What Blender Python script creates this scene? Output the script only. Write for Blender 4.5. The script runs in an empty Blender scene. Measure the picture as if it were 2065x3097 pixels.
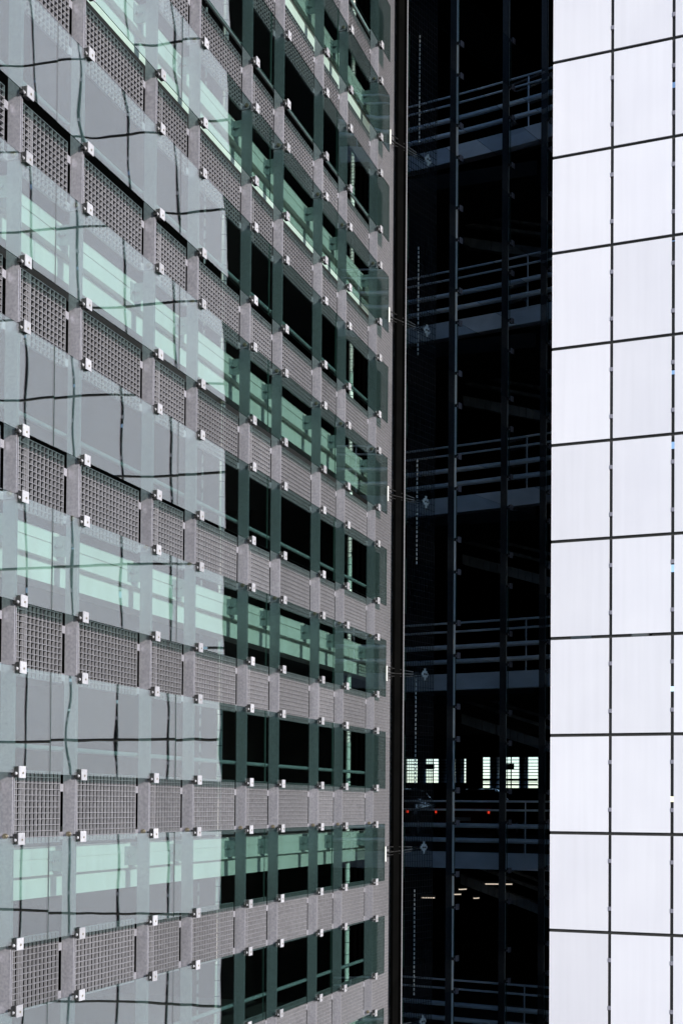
import bpy, math, random
from mathutils import Vector, Matrix

scene = bpy.context.scene
col = scene.collection
R = random.Random(7)

# ------------------------------------------------------------------ camera
YAW, PITCH, ROLL, D = 0.3342, 0.0195, 0.0073, 6.2625
fh = Vector((-math.sin(YAW), math.cos(YAW), 0)); rt = Vector((math.cos(YAW), math.sin(YAW), 0)); up = Vector((0, 0, 1))
fw = fh * math.cos(PITCH) + up * math.sin(PITCH); uu = up * math.cos(PITCH) - fh * math.sin(PITCH)
r2 = rt * math.cos(ROLL) + uu * math.sin(ROLL); u2 = uu * math.cos(ROLL) - rt * math.sin(ROLL)
cam = bpy.data.cameras.new("camera"); camo = bpy.data.objects.new("camera", cam); col.objects.link(camo)
camo.matrix_world = Matrix(((r2.x, u2.x, -fw.x, D), (r2.y, u2.y, -fw.y, 0), (r2.z, u2.z, -fw.z, 0), (0, 0, 0, 1)))
cam.sensor_fit = 'HORIZONTAL'; cam.sensor_width = 36; cam.lens = 4060 * 36 / 2065
cam.shift_y = (2352.8 - 1548.5) / 2065
cam.clip_start = 0.1; cam.clip_end = 5000
scene.camera = camo

# ------------------------------------------------------------------ light
ELEV = math.radians(20); PHI = math.atan(0.58)
S = Vector((math.cos(PHI) * math.cos(ELEV), -math.sin(PHI) * math.cos(ELEV), math.sin(ELEV)))   # towards the sun
world = bpy.data.worlds.new("World"); scene.world = world; world.use_nodes = True
wn = world.node_tree.nodes; wl = world.node_tree.links
sky = wn.new('ShaderNodeTexSky'); sky.sky_type = 'NISHITA'; sky.sun_disc = False
sky.dust_density = 0.2; sky.air_density = 0.8; sky.ozone_density = 1.5; sky.sun_elevation = ELEV; sky.sun_rotation = math.atan2(S.x, S.y)
bg = wn['Background']; bg.inputs[1].default_value = 0.13; wl.new(sky.outputs[0], bg.inputs[0])
sun = bpy.data.lights.new("sun", 'SUN'); sun.energy = 4.8; sun.angle = math.radians(0.5); sun.color = (1.0, 0.95, 0.88)
suno = bpy.data.objects.new("sun", sun); col.objects.link(suno)
suno.rotation_euler = S.to_track_quat('Z', 'Y').to_euler(); suno.location = S * 60
vs = scene.view_settings; vs.view_transform = 'Standard'; vs.look = 'None'; vs.gamma = 1; vs.exposure = 0.72
cy = scene.cycles
cy.transparent_max_bounces = 24; cy.max_bounces = 8; cy.glossy_bounces = 5; cy.diffuse_bounces = 3
cy.caustics_reflective = False; cy.caustics_refractive = False

# ------------------------------------------------------------------ materials
def new_mat(name):
    m = bpy.data.materials.new(name); m.use_nodes = True
    nt = m.node_tree
    return m, nt, nt.nodes['Principled BSDF'], nt.nodes['Material Output']

def noise_mat(name, c1, c2, scale=8.0, rough=0.6, metal=0.0, bump=0.0, stretch=(1, 1, 1), coat=0.0, spec=0.5, detail=4):
    m, nt, p, o = new_mat(name)
    tc = nt.nodes.new('ShaderNodeTexCoord'); mp = nt.nodes.new('ShaderNodeMapping'); mp.inputs['Scale'].default_value = stretch
    oi = nt.nodes.new('ShaderNodeObjectInfo'); ad = nt.nodes.new('ShaderNodeVectorMath'); ad.operation = 'ADD'
    sc = nt.nodes.new('ShaderNodeMath'); sc.operation = 'MULTIPLY'; sc.inputs[1].default_value = 37.0
    nt.links.new(oi.outputs['Random'], sc.inputs[0])
    nt.links.new(tc.outputs['Object'], ad.inputs[0]); nt.links.new(sc.outputs[0], ad.inputs[1])
    nt.links.new(ad.outputs[0], mp.inputs[0])
    n = nt.nodes.new('ShaderNodeTexNoise'); n.inputs['Scale'].default_value = scale; n.inputs['Detail'].default_value = detail
    nt.links.new(mp.outputs[0], n.inputs['Vector'])
    cr = nt.nodes.new('ShaderNodeValToRGB'); cr.color_ramp.elements[0].position = 0.3; cr.color_ramp.elements[1].position = 0.7
    cr.color_ramp.elements[0].color = (*c1, 1); cr.color_ramp.elements[1].color = (*c2, 1)
    nt.links.new(n.outputs['Fac'], cr.inputs[0]); nt.links.new(cr.outputs[0], p.inputs['Base Color'])
    p.inputs['Roughness'].default_value = rough; p.inputs['Metallic'].default_value = metal
    p.inputs['Coat Weight'].default_value = coat; p.inputs['Specular IOR Level'].default_value = spec
    if bump:
        b = nt.nodes.new('ShaderNodeBump'); b.inputs['Strength'].default_value = bump; b.inputs['Distance'].default_value = 0.01
        nt.links.new(n.outputs['Fac'], b.inputs['Height']); nt.links.new(b.outputs[0], p.inputs['Normal'])
    return m

def glass_mat(name, tint, f0, rough=0.0):
    """Thin architectural glass: tinted transmission per face, Schlick reflection."""
    m, nt, p, o = new_mat(name); nt.nodes.remove(p)
    N = nt.nodes; L = nt.links
    g = N.new('ShaderNodeNewGeometry'); dt = N.new('ShaderNodeVectorMath'); dt.operation = 'DOT_PRODUCT'
    L.new(g.outputs['Incoming'], dt.inputs[0]); L.new(g.outputs['Normal'], dt.inputs[1])
    def mth(op, a, b=None):
        n = N.new('ShaderNodeMath'); n.operation = op
        for i, v in enumerate((a, b)):
            if v is None: continue
            if hasattr(v, 'is_output'): L.new(v, n.inputs[i])
            else: n.inputs[i].default_value = v
        return n.outputs[0]
    c = mth('ABSOLUTE', dt.outputs['Value'])
    k = mth('POWER', mth('SUBTRACT', 1.0, c), 5.0)
    fr = mth('ADD', mth('MULTIPLY', k, 1 - f0), f0)
    tr = N.new('ShaderNodeBsdfTransparent'); tr.inputs[0].default_value = (*tint, 1)
    gl = N.new('ShaderNodeBsdfGlossy'); gl.inputs['Roughness'].default_value = rough; gl.inputs[0].default_value = (1.0, 0.975, 0.98, 1)
    mx = N.new('ShaderNodeMixShader'); L.new(fr, mx.inputs[0]); L.new(tr.outputs[0], mx.inputs[1]); L.new(gl.outputs[0], mx.inputs[2])
    L.new(mx.outputs[0], o.inputs[0])
    return m

M = {}
M['galv'] = noise_mat('galvanised_steel', (0.29, 0.285, 0.325), (0.42, 0.415, 0.46), 38, 0.40, 0.45, 0.06, detail=8)
M['bar'] = noise_mat('galvanised_bar', (0.225, 0.222, 0.245), (0.325, 0.32, 0.35), 30, 0.45, 0.3)
M['plate'] = noise_mat('clamp_plate', (0.36, 0.36, 0.40), (0.50, 0.50, 0.54), 40, 0.45, 0.1)
M['rubber'] = noise_mat('black_gasket', (0.008, 0.008, 0.009), (0.016, 0.016, 0.018), 20, 0.7)
M['bolt'] = noise_mat('steel_bolt', (0.18, 0.15, 0.11), (0.3, 0.27, 0.2), 60, 0.35, 0.7)
M['pane'] = glass_mat('green_tinted_glass', (0.755, 0.885, 0.86), 0.225)
M['edge'] = noise_mat('green_glass_edge', (0.010, 0.030, 0.026), (0.02, 0.05, 0.044), 20, 0.8, spec=0.1)
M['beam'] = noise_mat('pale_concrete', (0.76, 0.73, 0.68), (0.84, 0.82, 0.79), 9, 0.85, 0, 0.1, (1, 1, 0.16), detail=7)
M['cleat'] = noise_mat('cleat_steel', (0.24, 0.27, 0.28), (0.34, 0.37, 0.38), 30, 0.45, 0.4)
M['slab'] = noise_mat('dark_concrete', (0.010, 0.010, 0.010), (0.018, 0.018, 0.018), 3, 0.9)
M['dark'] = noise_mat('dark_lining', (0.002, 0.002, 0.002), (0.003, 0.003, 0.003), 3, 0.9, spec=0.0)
M['rail'] = noise_mat('painted_rail', (0.16, 0.19, 0.20), (0.22, 0.25, 0.27), 12, 0.4, 0.1)
M['pipe'] = noise_mat('white_pipe', (0.72, 0.74, 0.70), (0.82, 0.83, 0.80), 12, 0.45)
M['white'] = noise_mat('white_enamelled_panel', (0.66, 0.665, 0.745), (0.70, 0.705, 0.78), 0.9, 0.25, 0, 0, (1, 1, 1), 0.0)
M['frame'] = noise_mat('black_frame', (0.010, 0.010, 0.010), (0.018, 0.017, 0.016), 9, 0.6)
M['clip'] = noise_mat('panel_clip', (0.16, 0.16, 0.20), (0.22, 0.22, 0.27), 20, 0.5)
M['winglass'] = glass_mat('dark_clear_glass', (0.87, 0.92, 0.96), 0.02)
M['wingfin_shaded'] = noise_mat('shaded_steel_post', (0.020, 0.022, 0.026), (0.035, 0.037, 0.042), 25, 0.5, 0.3)  # wing steel darkened, its shade put into the colour
M['wingslab'] = noise_mat('ramp_concrete', (0.56, 0.60, 0.66), (0.70, 0.74, 0.80), 2.5, 0.85, 0, 0.1, (1, 1, 2))
M['wingrail'] = noise_mat('ramp_rail', (0.68, 0.76, 0.84), (0.76, 0.83, 0.9), 9, 0.35, 0.2)
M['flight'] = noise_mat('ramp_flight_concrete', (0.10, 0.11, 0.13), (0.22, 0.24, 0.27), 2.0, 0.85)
M['ground'] = noise_mat('asphalt', (0.04, 0.04, 0.042), (0.065, 0.064, 0.063), 2.0, 0.9)

def weathered(m, spread, streak):
    # each panel has its own batch tone, with faint run-off streaks
    nt = m.node_tree; N = nt.nodes; L = nt.links; p = N['Principled BSDF']
    src = p.inputs['Base Color'].links[0].from_socket
    oi = N.new('ShaderNodeObjectInfo'); tc = N.new('ShaderNodeTexCoord'); mp = N.new('ShaderNodeMapping'); mp.inputs['Scale'].default_value = (9, 1, 0.35)
    L.new(tc.outputs['Object'], mp.inputs[0])
    ad = N.new('ShaderNodeVectorMath'); ad.operation = 'ADD'; L.new(mp.outputs[0], ad.inputs[0])
    k = N.new('ShaderNodeMath'); k.operation = 'MULTIPLY'; k.inputs[1].default_value = 91.0; L.new(oi.outputs['Random'], k.inputs[0]); L.new(k.outputs[0], ad.inputs[1])
    n = N.new('ShaderNodeTexNoise'); n.inputs['Scale'].default_value = 1.3; n.inputs['Detail'].default_value = 6; L.new(ad.outputs[0], n.inputs['Vector'])
    a = N.new('ShaderNodeMapRange'); a.inputs[1].default_value = 0.25; a.inputs[2].default_value = 0.75; a.inputs[3].default_value = 1 - streak; a.inputs[4].default_value = 1; L.new(n.outputs['Fac'], a.inputs[0])
    b = N.new('ShaderNodeMapRange'); b.inputs[3].default_value = 1 - spread; b.inputs[4].default_value = 1; L.new(oi.outputs['Random'], b.inputs[0])
    mu = N.new('ShaderNodeMath'); mu.operation = 'MULTIPLY'; L.new(a.outputs[0], mu.inputs[0]); L.new(b.outputs[0], mu.inputs[1])
    mx = N.new('ShaderNodeVectorMath'); mx.operation = 'SCALE'; L.new(src, mx.inputs[0]); L.new(mu.outputs[0], mx.inputs['Scale'])
    L.new(mx.outputs[0], p.inputs['Base Color'])
weathered(M['white'], 0.10, 0.05); weathered(M['beam'], 0.12, 0.18); weathered(M['bar'], 0.22, 0.15); weathered(M['galv'], 0.10, 0.22); weathered(M['plate'], 0.30, 0.1)

# ------------------------------------------------------------------ mesh helpers
class MB:
    def __init__(s): s.v = []; s.f = []; s.mi = []; s.sm = []
    def box(s, x0, x1, y0, y1, z0, z1, mi=0):
        b = len(s.v)
        s.v += [(x0, y0, z0), (x1, y0, z0), (x1, y1, z0), (x0, y1, z0), (x0, y0, z1), (x1, y0, z1), (x1, y1, z1), (x0, y1, z1)]
        for q in ((0, 3, 2, 1), (4, 5, 6, 7), (0, 1, 5, 4), (1, 2, 6, 5), (2, 3, 7, 6), (3, 0, 4, 7)):
            s.f.append(tuple(b + i for i in q)); s.mi.append(mi); s.sm.append(False)
        return s
    def obox(s, c, ax, ay, az, mi=0):        # oriented box: centre and three half-axis vectors
        b = len(s.v); c = Vector(c); ax, ay, az = Vector(ax), Vector(ay), Vector(az)
        for k in ((-1, -1, -1), (1, -1, -1), (1, 1, -1), (-1, 1, -1), (-1, -1, 1), (1, -1, 1), (1, 1, 1), (-1, 1, 1)):
            s.v.append(tuple(c + ax * k[0] + ay * k[1] + az * k[2]))
        for q in ((0, 3, 2, 1), (4, 5, 6, 7), (0, 1, 5, 4), (1, 2, 6, 5), (2, 3, 7, 6), (3, 0, 4, 7)):
            s.f.append(tuple(b + i for i in q)); s.mi.append(mi); s.sm.append(False)
        return s
    def tube(s, pts, r, n=10, mi=0, cap=True):
        pts = [Vector(p) for p in pts]; b = len(s.v)
        for i, p in enumerate(pts):
            t = (pts[min(i + 1, len(pts) - 1)] - pts[max(i - 1, 0)]).normalized()
            a = t.cross(Vector((0, 0, 1)) if abs(t.z) < 0.9 else Vector((1, 0, 0))).normalized(); c = t.cross(a)
            for k in range(n):
                th = 2 * math.pi * k / n
                s.v.append(tuple(p + (a * math.cos(th) + c * math.sin(th)) * r))
        for i in range(len(pts) - 1):
            for k in range(n):
                k2 = (k + 1) % n
                s.f.append((b + i * n + k, b + i * n + k2, b + (i + 1) * n + k2, b + (i + 1) * n + k)); s.mi.append(mi); s.sm.append(True)
        if cap:
            s.f.append(tuple(b + k for k in range(n))); s.mi.append(mi); s.sm.append(False)
            e = b + (len(pts) - 1) * n
            s.f.append(tuple(e + n - 1 - k for k in range(n))); s.mi.append(mi); s.sm.append(False)
        return s
    def mesh(s, name, *mats):
        me = bpy.data.meshes.new(name); me.from_pydata(s.v, [], s.f)
        for m in mats: me.materials.append(m)
        me.polygons.foreach_set('material_index', s.mi); me.polygons.foreach_set('use_smooth', s.sm); me.update()
        return me

def link(name, me, parent=None, loc=(0, 0, 0), rot=None):
    o = bpy.data.objects.new(name, me); col.objects.link(o); o.location = loc
    if rot: o.rotation_euler = rot
    if parent: o.parent = parent
    return o
def thing(name, label, cat, loc=(0, 0, 0), group=None):
    o = bpy.data.objects.new(name, None); col.objects.link(o); o.location = loc
    o['label'] = label; o['category'] = cat
    if group: o['group'] = group
    return o

# ------------------------------------------------------------------ layout numbers
H, ZB, G = 1.45, -0.3155, 0.5641          # half storey, lower clamp of gap 0, gap height
NB, WB, Y0 = 1.0262, 1.4553, 9.7955       # narrow bay, wide bay, first post
GROUND = -9.0
def finY(k): return Y0 + (k // 2) * (NB + WB) + (k % 2) * NB - 0.012
def gapz(m): return ZB + m * H
ROWLO, ROWHI = -4, 11

# ------------------------------------------------------------------ ground
g = MB(); g.v = [(-400, -400, GROUND), (400, -400, GROUND), (400, 400, GROUND), (-400, 400, GROUND)]; g.f = [(0, 1, 2, 3)]; g.mi = [0]; g.sm = [False]
o = link('ground', g.mesh('ground', M['ground'])); o['kind'] = 'structure'

# ================================================================== LEFT: the garage with the shingled glass skin
garage = thing('parking_garage', 'parking garage clad in green glass panes over galvanised steel grating, on the left', 'garage', (0, 0, GROUND))
def gpart(name, me, loc=(0, 0, 0), parent=None, rot=None):
    if parent is None: return link(name, me, garage, (loc[0], loc[1], loc[2] - GROUND), rot)
    return link(name, me, parent, loc, rot)

# visible rows grow with k (perspective): skip what lies wholly outside the frame
def in_view(y, z0, z1, margin=0.06):
    def pr(z):
        P = Vector((-D, y, z)); f = P.dot(fw)
        return (2352.8 - 4060 * P.dot(u2) / f) / 3097, (1032.5 + 4060 * P.dot(r2) / f) / 2065
    a, xa = pr(z0); b, xb = pr(z1)
    return b < 1 + margin and a > -margin and max(xa, xb) > -0.12

# --- posts: double flat plates
KS = list(range(-1, 9))
ZBOT, ZTOP = gapz(-4), gapz(11) + G
def post_mesh():
    b = MB()
    for s in (-1, 1):
        yc = s * 0.0125
        b.box(-0.185, -0.060, yc - 0.0055, yc + 0.0055, ZBOT, ZTOP)
    return b.mesh('post', M['galv'])
post_me = post_mesh()
def cyl_mesh(name, mat, r, d, axis='y', n=12):
    b = MB(); e = {'y': (0, d, 0), 'x': (d, 0, 0)}[axis]
    b.tube([(0, 0, 0), e], r, n); return b.mesh(name, mat)
bolt_me = MB(); bolt_me.tube([(0, 0, 0), (0, -0.012, 0)], 0.025, 12); bolt_me.tube([(0, -0.012, 0), (0, -0.026, 0)], 0.017, 12); bolt_me = bolt_me.mesh('bolt', M['bolt'])
sp = MB(); sp.box(-0.187, -0.056, -0.026, -0.0185, -0.018, 0.045); sp.box(-0.187, -0.056, -0.0285, -0.0185, -0.024, -0.018); splice_me = sp.mesh('splice_plate', M['galv'])
cl = MB(); cl.box(-0.30, -0.292, -0.075, 0.0, -0.10, 0.09); cl.box(-0.292, -0.185, -0.010, -0.002, -0.10, 0.09)
cl.tube([(-0.292, -0.04, 0.0), (-0.262, -0.04, 0.0)], 0.017, 8); cl.tube([(-0.235, -0.03, 0.0), (-0.235, 0.012, 0.0)], 0.016, 8)
cleat_me = cl.mesh('cleat', M['cleat'])
for k in KS:
    p = gpart('post', post_me, (0, finY(k), 0))
    for r in range(ROWLO, ROWHI):
        if r % 2 == 0: continue
        zt = gapz(r + 1)
        if not in_view(finY(k), zt - 0.6, zt): continue
        link('splice_plate', splice_me, p, (0, 0, zt))
        link('bolt', bolt_me, p, (-0.115, -0.026, zt + 0.02))
        gpart('cleat', cleat_me, (0, finY(k), zt - 0.225))

# --- steel gratings
def grating_mesh(name, w, h, pv, ph, joint=None, bt=0.0065, depth=0.024):
    b = MB()
    n = max(2, round(w / pv)); xs = [i * w / n for i in range(n + 1)]
    for y in xs: b.box(-depth, 0, y - bt / 2, y + bt / 2, 0, h)
    if joint:
        b.box(-depth, 0.001, joint - 0.012, joint - 0.006, 0, h); b.box(-depth, 0.001, joint + 0.006, joint + 0.012, 0, h)
    m = round(h / ph)
    for i in range(m + 1):
        z = i * h / m
        b.box(-depth + 0.003, 0.0015, -bt / 2 + 0.001, w + bt / 2 - 0.001, z - 0.0028, z + 0.0028)
    return b.mesh(name, M['bar'])
GH = G + 0.07
wn_, ww_ = NB - 0.036 - 0.085, WB - 0.036 - 0.085
gr_me = {0: grating_mesh('grating_panel', wn_, GH, 0.064, 0.0535, 0.30), 1: grating_mesh('grating_panel', ww_, GH, 0.068, 0.0535)}
lug = MB(); lug.box(-0.030, -0.004, 0, 0.060, -0.035, 0.035); lug_me = lug.mesh('lug', M['galv'])
for k in KS[:-1]:
    par = k % 2
    for m in range(ROWLO, ROWHI + 1):
        z = gapz(m)
        if not in_view(finY(k + 1), z, z + G) and not in_view(finY(k), z, z + G): continue
        p = gpart('grating_panel', gr_me[par], (-0.168, finY(k) + 0.024, z - 0.05))
        w = (wn_, ww_)[par]
        for dz in (0.055, GH - 0.14): link('lug', lug_me, p, (0, w + 0.004, dz))
# end bay: continuous finer grating to the corner of the building
YEND = 21.05
we = YEND - finY(8) - 0.03
end_me = grating_mesh('end_grating', we, H - 0.004, 0.05, 0.0475, bt=0.012)
for m in range(ROWLO, ROWHI + 1):
    if in_view(YEND, gapz(m), gapz(m) + H): gpart('end_grating', end_me, (-0.168, finY(8) + 0.026, gapz(m) - 0.05))

# --- glass panes (shingles), each hung from four clamps
PW, PH = NB + WB - 0.006, H - G + 0.012
def pane_mesh(seed, w, h, ny=30, nz=14, mat='pane', amp=1.0):
    rr = random.Random(seed); b = MB()
    modes = [(rr.uniform(1.5, 4.5), rr.uniform(0.6, 2.6), rr.uniform(0, 6.28), rr.uniform(0, 6.28), rr.uniform(-1, 1)) for _ in range(7)]
    def d(y, z):
        v = sum(a * math.sin(ky * y * 3 + p1) * math.sin(kz * z * 4 + p2) for ky, kz, p1, p2, a in modes) * 0.00015 * amp
        e = min(z, h - z); v -= 0.0009 * amp * max(0, 1 - e / 0.20) ** 2
        return v
    T = 0.008
    for s, x in ((1, 0.0), (-1, -T)):
        o = len(b.v)
        for j in range(nz + 1):
            for i in range(ny + 1):
                y, z = w * (i / ny - .5), h * j / nz
                b.v.append((x + d(y, z), y, z))
        for j in range(nz):
            for i in range(ny):
                q = (o + j * (ny + 1) + i, o + j * (ny + 1) + i + 1, o + (j + 1) * (ny + 1) + i + 1, o + (j + 1) * (ny + 1) + i)
                b.f.append(q if s > 0 else q[::-1]); b.mi.append(0); b.sm.append(True)
    o2 = (ny + 1) * (nz + 1)
    ring = [i for i in range(ny)] + [j * (ny + 1) + ny for j in range(nz)] + [nz * (ny + 1) + ny - i for i in range(ny)] + [(nz - j) * (ny + 1) for j in range(nz)]
    for i, a in enumerate(ring):
        c = ring[(i + 1) % len(ring)]
        e0 = len(b.v); b.v += [b.v[a], b.v[a + o2], b.v[c + o2], b.v[c]]
        b.f.append((e0, e0 + 1, e0 + 2, e0 + 3)); b.mi.append(1); b.sm.append(False)
    return b.mesh('glass_pane', M[mat], M['edge'])
pane_me = [pane_mesh(s, PW, PH, amp=0.5 + 0.085 * s) for s in range(10)]
c_ = MB()
c_.box(0.022, 0.030, -0.048, 0.048, -0.050, 0.050, 0)                       # plate
c_.box(-0.020, 0.0215, -0.044, 0.030, -0.045, 0.045, 1)                      # black gasket block
c_.tube([(0.030, 0.004, -0.008), (0.0345, 0.004, -0.008)], 0.010, 8, 2)      # bolt head
c_.tube([(-0.006, -0.075, -0.012), (-0.006, -0.044, -0.012)], 0.014, 8, 0)   # link pin
c_.box(-0.034, 0.004, -0.082, -0.070, -0.030, 0.022, 1)
clamp_me = c_.mesh('clamp', M['plate'], M['rubber'], M['bolt'])
GX = -0.030
for j in range(-1, 4):
    kc = 2 * j + 1                              # post at the left end of the pane's wide bay
    yc = (finY(kc) + finY(kc + 1)) / 2 + 0.012
    for r in range(ROWLO, ROWHI + 1):
        z0 = gapz(r) + G
        if not (in_view(yc + PW / 2, z0, z0 + PH, 0.16 if j > 1 else 0.06) or in_view(yc - PW / 2, z0, z0 + PH)): continue
        p = gpart('glass_pane', R.choice(pane_me), (GX, yc, z0 - 0.006), None,
                  (0, math.radians(R.gauss(0, 0.08)), math.radians(R.gauss(0, 0.08))))
        for kk in (kc, kc + 1):
            if kk < -1 or kk > 8: continue
            for dz in (0.006, PH - 0.006): link('clamp', clamp_me, p, (0, finY(kk) + 0.012 - yc + 0.03, dz))

# --- edge beams, rails, slabs, down pipes
YA, YB = 2.0, 20.95
bm = MB(); bm.box(-0.40, -0.30, YA, YB, -0.205, -0.10); bm.box(-0.40, -0.312, YA, YB, -0.217, -0.205); bm.box(-0.40, -0.30, YA, YB, -0.355, -0.217)
bm.box(-0.60, -0.375, YA, YB, -0.565, -0.3555)
for k in range(-3, 9, 2): bm.box(-0.401, -0.2985, finY(k) + 0.42, finY(k) + 0.428, -0.354, -0.101, 1)
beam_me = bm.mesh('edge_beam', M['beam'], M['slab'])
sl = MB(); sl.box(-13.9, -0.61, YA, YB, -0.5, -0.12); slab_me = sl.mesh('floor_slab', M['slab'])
rl = MB(); rl.tube([(-0.225, YA, 0), (-0.225, YB - 0.9, 0)], 0.024, 10)
for k in KS: rl.tube([(-0.225, finY(k) - 0.05, 0), (-0.19, finY(k) - 0.012, 0)], 0.010, 6)
rail_me = rl.mesh('guard_rail', M['rail'])
for r in range(ROWLO, ROWHI + 1):
    if r % 2:
        zt = gapz(r + 1)
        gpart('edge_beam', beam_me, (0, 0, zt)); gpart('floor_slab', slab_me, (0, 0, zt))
    else:
        gpart('guard_rail', rail_me, (0, 0, gapz(r) + G + 0.235))
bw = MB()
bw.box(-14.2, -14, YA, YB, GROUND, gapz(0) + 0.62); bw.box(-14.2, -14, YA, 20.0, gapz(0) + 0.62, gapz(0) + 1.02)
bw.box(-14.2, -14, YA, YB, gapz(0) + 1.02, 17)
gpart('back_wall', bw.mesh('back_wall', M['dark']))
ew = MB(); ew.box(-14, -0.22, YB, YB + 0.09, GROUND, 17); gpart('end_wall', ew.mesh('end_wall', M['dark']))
dp = MB(); dp.tube([(0, 0, GROUND), (0, 0, 17)], 0.036, 12)
z = GROUND
while z < 17:
    dp.tube([(0, 0, z), (0, 0, z + 0.012)], 0.039, 12, 1); z += 0.19
dp_me = dp.mesh('down_pipe', M['pipe'], M['rail'])
rod = MB(); z = GROUND
while z < 17:
    rod.box(-0.008, 0.008, -0.008, 0.008, z, z + 0.10); rod.box(-0.004, 0.004, -0.004, 0.004, z + 0.10, z + 0.15, 1); z += 0.15
rod_me = rod.mesh('hanger_rod', M['rail'], M['dark'])
for yy in (9.98, 14.94, 19.79):
    gpart('down_pipe', dp_me, (-0.5, yy, 0)); gpart('hanger_rod', rod_me, (-0.55, yy - 0.45, 0))

# ================================================================== MIDDLE: dark glazed wing of the garage with the ramp inside
FA, FB = Vector((-0.05, 20.786, 0)), Vector((1.557, 25.726, 0))
FD = (FB - FA).normalized(); FN = Vector((FD.y, -FD.x, 0))     # along, outward
wing = thing('glazed_ramp_wing', 'dark clear glazed wing with ramp rails inside, between the grating facade and white panels', 'building', (FA.x, FA.y, GROUND))
wang = math.atan2(FD.y, FD.x) - math.pi / 2                    # local +Y runs along the wall, +X outward
wing.rotation_euler = (0, 0, wang)
def wpart(name, me, loc=(0, 0, 0), parent=None): return link(name, me, parent or wing, (loc[0], loc[1], loc[2] - (0 if parent else GROUND)))
FS = [0.29, 1.83, 3.62, 5.10, 6.6]
f0 = MB(); f0.box(-0.16, -0.04, -0.035, 0.0, GROUND, 17, 0); f0.box(-0.0395, -0.030, -0.005, 0.005, GROUND, 17, 1)
wpost0_me = f0.mesh('wing_post', M['dark'], M['plate'])
f1 = MB(); f1.box(-0.16, -0.04, -0.035, 0.0, GROUND, 17, 0); f1.box(-0.16, -0.036, 0.006, 0.012, GROUND, 17, 0); f1.box(-0.0395, -0.020, -0.018, 0.018, GROUND, 17, 1)
wpost1_me = f1.mesh('wing_post', M['wingfin_shaded'], M['pipe'])
fm = MB(); fm.box(-0.16, -0.04, -0.035, 0.0, GROUND, 17, 0); fm.box(-0.16, -0.036, 0.006, 0.012, GROUND, 17, 0); fm.box(-0.0395, -0.030, -0.004, 0.004, GROUND, 17, 1)
wpost_me = fm.mesh('wing_post', M['wingfin_shaded'], M['cleat'])
for i, s in enumerate(FS): wpart('wing_post', (wpost0_me, wpost1_me)[i] if i < 2 else wpost_me, (0, s, 0))
cp = MB(); cp.box(-0.10, -0.05, 0.06, 0.22, GROUND, 17); wpart('corner_post', cp.mesh('corner_post', M['dark']))
wclamp_me = clamp_me.copy(); wclamp_me.materials[0] = M['clip']  # wing copy of the clamp, plate colour darkened to stand for shade
for i in range(len(FS) - 1):
    w = FS[i + 1] - FS[i] - 0.014
    me = pane_mesh(40 + i, w, PH, 12, 6, 'winglass', 0.6)
    for r in range(ROWLO, ROWHI + 1):
        z0 = gapz(r) + G
        if z0 > 13.6 or z0 < -6: continue
        p = wpart('glass_pane', me, (0, (FS[i] + FS[i + 1]) / 2, z0 - 0.006))
        if 1 <= i < 4:
            for dz in (0.006, PH - 0.006): link('clamp', wclamp_me, p, (0, -w / 2 + 0.05, dz))
# ramp inside: curved slab edge with four rails per storey
A1, A2, A3 = Vector((-1.698, 26.666, 0)), Vector((-0.53, 26.49, 0)), Vector((1.513, 26.089, 0))
def arc(u):   # quadratic through the three points
    t = (u * (A3 - A1).length); d = (A2 - A1).length / (A3 - A1).length
    return A1 * ((u - d) * (u - 1) / (d * 1)) + A2 * (u * (u - 1) / (d * (d - 1))) + A3 * (u * (u - d) / ((1 - d)))
winv = Matrix.Rotation(-wang, 3, 'Z')
def wl_(p): return winv @ (p - FA)
us = [-0.35 + 1.75 * i / 40 for i in range(41)]
line = [wl_(arc(u)) for u in us]
ST = 3.625; RZ = [14.57 - ST * k for k in range(0, 7)]
def band(b, pts, t, z0, z1, mi=0):
    for a, c in zip(pts[:-1], pts[1:]):
        d = (c - a); n = Vector((-d.y, d.x, 0)).normalized()
        b.obox(((a.x + c.x) / 2 + n.x * t / 2, (a.y + c.y) / 2 + n.y * t / 2, (z0 + z1) / 2), d / 2, n * t / 2, (0, 0, (z1 - z0) / 2), mi)
for rz in RZ:
    sb = MB(); band(sb, line, 0.2, -1.36, -1.03); 
    wpart('ramp_slab', sb.mesh('ramp_slab', M['wingslab'], M['dark']), (0, 0, rz))
    rb = MB()
    for dz, rad in ((0, 0.022), (-0.175, 0.022), (-0.49, 0.05), (-0.785, 0.05)):
        rb.tube([(p.x, p.y, dz) for p in line], rad, 10)
    for u in (-0.2, 0.36, 0.86, 1.3):
        p = wl_(arc(u)); rb.box(p.x - 0.075, p.x - 0.052, p.y - 0.008, p.y + 0.008, -1.04, 0.0)
    wpart('ramp_rail', rb.mesh('ramp_rail', M['wingrail']), (0, 0, rz))
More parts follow.
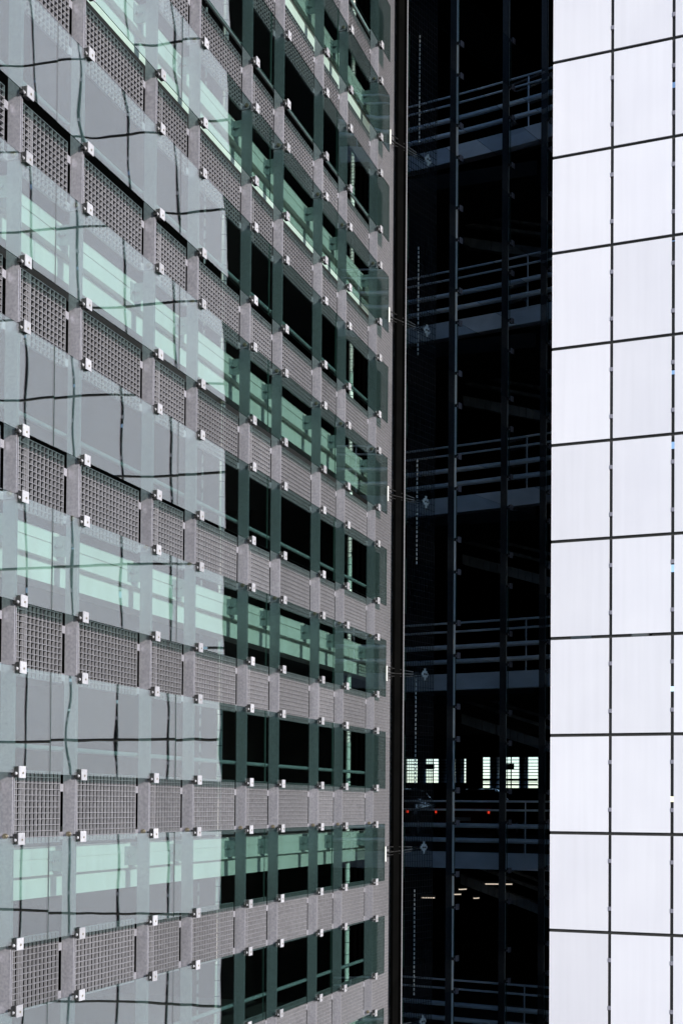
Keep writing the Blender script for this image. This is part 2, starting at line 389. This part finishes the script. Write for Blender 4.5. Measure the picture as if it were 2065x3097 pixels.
# lining: back wall with daylight openings, side walls
def lw(p): return (p[0], p[1], p[2])
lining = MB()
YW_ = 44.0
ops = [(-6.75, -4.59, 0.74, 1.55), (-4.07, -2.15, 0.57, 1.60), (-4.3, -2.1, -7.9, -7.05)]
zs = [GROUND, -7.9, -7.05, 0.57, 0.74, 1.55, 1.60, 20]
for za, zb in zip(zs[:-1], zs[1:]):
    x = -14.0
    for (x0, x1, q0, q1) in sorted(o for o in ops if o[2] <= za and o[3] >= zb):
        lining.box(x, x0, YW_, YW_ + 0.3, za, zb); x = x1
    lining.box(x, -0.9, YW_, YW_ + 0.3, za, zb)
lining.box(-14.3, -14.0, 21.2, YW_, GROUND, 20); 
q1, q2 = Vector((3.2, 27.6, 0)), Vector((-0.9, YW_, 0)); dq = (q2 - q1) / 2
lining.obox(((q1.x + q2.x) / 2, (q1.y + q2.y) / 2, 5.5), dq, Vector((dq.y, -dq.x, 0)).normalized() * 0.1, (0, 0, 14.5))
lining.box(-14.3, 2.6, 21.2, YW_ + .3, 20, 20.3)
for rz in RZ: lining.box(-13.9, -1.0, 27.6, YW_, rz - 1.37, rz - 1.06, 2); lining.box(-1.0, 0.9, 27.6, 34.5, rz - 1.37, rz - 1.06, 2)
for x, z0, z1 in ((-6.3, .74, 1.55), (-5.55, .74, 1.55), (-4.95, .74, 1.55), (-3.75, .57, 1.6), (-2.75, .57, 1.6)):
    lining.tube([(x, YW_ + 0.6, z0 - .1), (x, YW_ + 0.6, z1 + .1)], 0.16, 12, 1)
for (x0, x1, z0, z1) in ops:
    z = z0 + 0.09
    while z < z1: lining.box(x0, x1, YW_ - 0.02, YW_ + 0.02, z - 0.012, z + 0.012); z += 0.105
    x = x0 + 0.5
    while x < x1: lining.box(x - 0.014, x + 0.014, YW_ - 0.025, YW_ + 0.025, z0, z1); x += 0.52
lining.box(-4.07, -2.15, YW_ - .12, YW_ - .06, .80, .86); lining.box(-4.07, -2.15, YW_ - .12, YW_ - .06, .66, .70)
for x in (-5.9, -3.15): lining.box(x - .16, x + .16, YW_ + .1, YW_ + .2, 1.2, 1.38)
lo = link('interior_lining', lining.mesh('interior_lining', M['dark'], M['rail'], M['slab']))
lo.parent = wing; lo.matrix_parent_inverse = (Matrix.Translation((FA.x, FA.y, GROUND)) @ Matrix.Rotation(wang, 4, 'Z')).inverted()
scr = MB()
for i in range(24): scr.box(-0.004, 0.004, i * 0.052 - 0.004, i * 0.052 + 0.004, GROUND, 17)
for i in range(int(26 / 0.11)): scr.box(-0.0045, 0.0035, -0.004, 23 * 0.052 + 0.004, GROUND + i * 0.11, GROUND + i * 0.11 + 0.006)
wpart('perforated_screen', scr.mesh('perforated_screen', M['wingfin_shaded']), (-0.32, 0.42, 0))
n_ = 24
pf = [wl_(arc(0.05 + 1.15 * i / n_)) for i in range(n_ + 1)]
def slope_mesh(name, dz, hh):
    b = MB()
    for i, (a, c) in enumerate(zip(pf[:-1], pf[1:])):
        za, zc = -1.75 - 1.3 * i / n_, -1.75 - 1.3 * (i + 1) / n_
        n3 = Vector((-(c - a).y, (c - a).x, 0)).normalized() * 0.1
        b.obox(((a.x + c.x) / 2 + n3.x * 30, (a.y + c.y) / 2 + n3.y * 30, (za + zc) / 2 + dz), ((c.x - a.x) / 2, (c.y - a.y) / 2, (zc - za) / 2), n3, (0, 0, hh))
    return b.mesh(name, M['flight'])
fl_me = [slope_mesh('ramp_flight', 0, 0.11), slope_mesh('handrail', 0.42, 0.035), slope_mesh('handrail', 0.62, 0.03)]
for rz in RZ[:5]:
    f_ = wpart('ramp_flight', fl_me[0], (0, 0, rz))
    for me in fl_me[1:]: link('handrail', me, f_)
# bracing arms at the corner, with bolted end brackets
am = MB()
am.tube([(-0.06, -0.1, -0.06), (-0.06, 0.84, -0.01)], 0.012, 8, 2); am.tube([(-0.06, -0.1, 0.03), (-0.06, 0.84, 0.01)], 0.009, 8, 2); am.tube([(-0.06, -0.1, -0.11), (-0.06, 0.84, -0.04)], 0.007, 8, 2)
am.box(-0.03, -0.015, 0.84, 0.965, -0.05, 0.055, 1); am.box(-0.03, -0.0165, 0.885, 0.925, -0.10, 0.10, 1); am.box(-0.03, -0.0165, 0.81, 0.995, -0.02, 0.025, 1)
for y in (0.875, 0.935):
    am.tube([(-0.015, y, 0.002), (-0.004, y, 0.002)], 0.016, 8, 2)
am.box(0.0, 0.018, -0.26, -0.24, -0.20, 0.04, 1)
arm_me = am.mesh('brace_arm', M['bolt'], M['pipe'], M['rubber'])  # bracket plates made white, sunlight on them put into the colour
for k in range(6): wpart('brace_arm', arm_me, (0, 0, 10.88 - 2.9 * k))
hr = MB()
for rz in RZ:
    z = rz - 1.5
    while z > rz - 3.3: hr.box(-0.007, 0.007, -0.007, 0.007, z - 0.045, z); z -= 0.075
wpart('perforated_strip', hr.mesh('perforated_strip', M['pipe']), (-0.20, 0.90, 0))

# ================================================================== RIGHT: building faced with white panels
XE, YWW, PWD, ZW, HW, DEV = 2.643, 19.8883, 0.8908, 11.174, 1.4476, -0.0611
white = thing('white_panel_building', 'white building faced with square enamelled panels in a black joint grid, on the right', 'building', (XE, YWW, GROUND))
white.rotation_euler = (0, 0, DEV)
def bpart(name, me, loc=(0, 0, 0), parent=None): return link(name, me, parent or white, (loc[0], loc[1], loc[2] - (0 if parent else GROUND)))
J = 0.048
def panel_box(b, c, r):
    x0 = c * PWD + (J / 2 if c else 0); x1 = (c + 1) * PWD - J / 2; z1 = ZW - r * HW - J / 2; z0 = ZW - (r + 1) * HW + J / 2
    b.box(x0, x1, 0.0, 0.022, z0, z1)
NC, RLO, RHI = 10, -6, 13
rest = MB(); cnt = 0
for r in range(RLO, RHI):
    for c in range(NC):
        if c < 5 and -2 <= r <= 12 and cnt < 80:
            b = MB(); w = PWD - J / 2 - (J / 2 if c else 0)
            b.box(0, w, 0, 0.022, 0, HW - J)
            bpart('panel', b.mesh('panel', M['white']), (c * PWD + (J / 2 if c else 0), 0, ZW - (r + 1) * HW + J / 2)); cnt += 1
        else: panel_box(rest, c, r)
ro = bpart('panel', rest.mesh('panel', M['white'])); ro['kind'] = 'stuff'
fr = MB(); RR = random.Random(3)
for c in range(NC + 1):
    x = c * PWD
    z = ZW - RHI * HW
    while z < ZW - RLO * HW:
        l = RR.uniform(0.5, 2.5)
        fr.box(x - 0.06 if c else 0.0, x + 0.06, 0.030, 0.10, z, z + l)
        z += l + (RR.choice((0.04, 0.08, 0.12)) if c >= 2 else 0)
for r in range(RLO, RHI + 1):
    z = ZW - r * HW
    for c in range(NC):
        if r == 6 and c >= 0:
            fr.box(c * PWD + 0.061, c * PWD + 0.30, 0.03, 0.10, z - 0.06, z + 0.06); fr.box(c * PWD + 0.60, (c + 1) * PWD - 0.061, 0.03, 0.10, z - 0.06, z + 0.06)
        else: fr.box(c * PWD + 0.061, (c + 1) * PWD - 0.061, 0.03, 0.10, z - 0.06, z + 0.06)
bpart('joint_frame', fr.mesh('joint_frame', M['frame']))
ret = MB(); ret.box(0.0, 0.12, 0.11, 7.9, GROUND, ZW - RLO * HW); bpart('return_wall', ret.mesh('return_wall', M['frame']))
ck = MB(); ck.box(-0.022, 0.022, -0.004, 0.028, -0.028, 0.028); clip_me = ck.mesh('clip', M['clip'])
for c in (1, 2, 3):
    for r in range(-1, 11):
        for fz in (0.277, 0.758): bpart('clip', clip_me, (c * PWD, 0.0, ZW - (r + fz) * HW))

# ================================================================== things inside the wing: parked cars, and added glowing strips in place of warm glints
M['strip'] = None
def emit_mat(name, c, st):
    m, nt, p, o = new_mat(name); p.inputs['Base Color'].default_value = (*c, 1)
    p.inputs['Emission Color'].default_value = (*c, 1); p.inputs['Emission Strength'].default_value = st
    return m
M['strip'] = emit_mat('warm_glint_glow', (1.0, 0.84, 0.68), 0.42)  # glow stands for warm glints; no light fitting is known here
M['tail'] = emit_mat('red_lamp', (0.9, 0.05, 0.02), 0.5)
M['tyre'] = noise_mat('tyre_rubber', (0.01, 0.01, 0.01), (0.02, 0.02, 0.02), 20, 0.8)
M['carglass'] = noise_mat('car_window', (0.01, 0.012, 0.014), (0.015, 0.017, 0.02), 3, 0.05)
def make_car(label, x, y, z, c1, c2):
    cm = noise_mat('car_paint', c1, c2, 3, 0.25, 0.2, coat=1.0)
    t = thing('parked_car', label, 'car', (x, y, z), 'cars parked on the ramp floor')
    # stations from tail (-y) to nose: y, half width, sill z, waist z, roof half width, roof z
    st = [(-2.1, .72, .45, .80, .66, .86), (-2.0, .82, .28, .92, .70, .98), (-1.75, .85, .24, .95, .60, 1.30), (-1.3, .86, .22, .95, .58, 1.43), (-.2, .87, .22, .94, .58, 1.46),
          (.45, .87, .22, .93, .60, 1.38), (1.05, .86, .22, .92, .72, .98), (1.8, .83, .25, .78, .70, .82), (2.1, .70, .40, .62, .60, .66)]
    b = MB(); n = 8
    for yy, hw, zs_, zw, rw, zr in st:
        b.v += [(-hw * .9, yy, zs_), (-hw, yy, zs_ + .2), (-hw, yy, zw), (-rw, yy, zr), (rw, yy, zr), (hw, yy, zw), (hw, yy, zs_ + .2), (hw * .9, yy, zs_)]
    for i in range(len(st) - 1):
        for k in range(n):
            b.f.append((i * n + k, i * n + (k + 1) % n, (i + 1) * n + (k + 1) % n, (i + 1) * n + k)); b.mi.append(0); b.sm.append(True)
    b.f.append(tuple(range(n))[::-1]); b.f.append(tuple((len(st) - 1) * n + k for k in range(n))); b.mi += [0, 0]; b.sm += [False, False]
    link('body', b.mesh('car_body', cm), t)
    w = MB(); w.obox((0, -1.915, 1.13), (.56, 0, 0), (0, .13, .155), (0, -.012, .010)); link('rear_window', w.mesh('rear_window', M['carglass']), t)
    for sx in (-1, 1):
        w = MB(); w.obox((sx * .735, -.45, 1.18), (0, .85, 0), (sx * -.115, 0, .19), (.012, 0, .006)); link('side_window', w.mesh('side_window', M['carglass']), t)
        l = MB(); l.box(sx * .66 - .13, sx * .66 + .13, -2.08, -1.98, .74, .86); link('tail_light', l.mesh('tail_light', M['tail']), t)
        for yy in (-1.3, 1.3):
            w = MB(); w.tube([(sx * .70, yy, .31), (sx * .875, yy, .31)], .31, 20); wh = link('wheel', w.mesh('tyre', M['tyre']), t)
            w = MB(); w.tube([(sx * .876, yy, .31), (sx * .885, yy, .31)], .19, 14); link('rim', w.mesh('rim', M['cleat']), wh)
    p = MB(); p.box(-.26, .26, -2.125, -2.105, .52, .63); link('number_plate', p.mesh('number_plate', M['plate']), t)
FLOOR = RZ[4] - 1.055
make_car('dark grey car parked behind the dark glazing, nearest the steel grating facade', -5.5, 39.6, FLOOR, (.05, .05, .055), (.07, .07, .075))
make_car('dark red car parked behind the dark glazing, nearest the white panels', -3.0, 39.2, FLOOR, (.12, .015, .012), (.16, .02, .016))
def glint(label, x, y, z, L, rz):  # added glowing strip in place of a warm glint
    t = thing('glint_strip', label, 'strip', (x, y, z), 'added glint strips under the ramp floor'); t.rotation_euler = (0, 0, rz)
    b = MB(); b.box(-L / 2, L / 2, -.04, .04, .0, .05); link('strip_back', b.mesh('strip_back', M['frame']), t)
    b = MB(); b.box(-L / 2 + .02, L / 2 - .02, -.03, .03, -.025, -.0005); link('glint_glow', b.mesh('glint_glow', M['strip']), t)
    b = MB()
    for sx in (-1, 1): b.tube([(sx * L * .4, 0, .05), (sx * L * .4, 0, RZ[4] - 1.37 - z)], .006, 6)
    link('hanger', b.mesh('hanger', M['frame']), t)

for label, x, y, z, L, rz in (
    ('longest added batten lamp under the ramp floor, behind the glazing', -0.05, 28.6, -1.70, 0.62, 0.35),
    ('short added batten lamp just left of the longest batten', -0.95, 29.0, -1.86, 0.24, 1.1),
    ('slanted added batten lamp between two dark posts of the glazing', -1.22, 29.3, -2.00, 0.36, 0.7),
    ('added batten lamp nearest the grating facade, behind the perforated screen', -1.85, 29.4, -2.10, 0.34, 0.25),
    ('smallest added batten lamp, nearest the white panels', 0.62, 29.8, -1.62, 0.20, 0.9),
    ('low added batten lamp under the short batten', -1.02, 30.6, -2.16, 0.20, 1.2)):
    glint(label, x, y, z, L, rz)
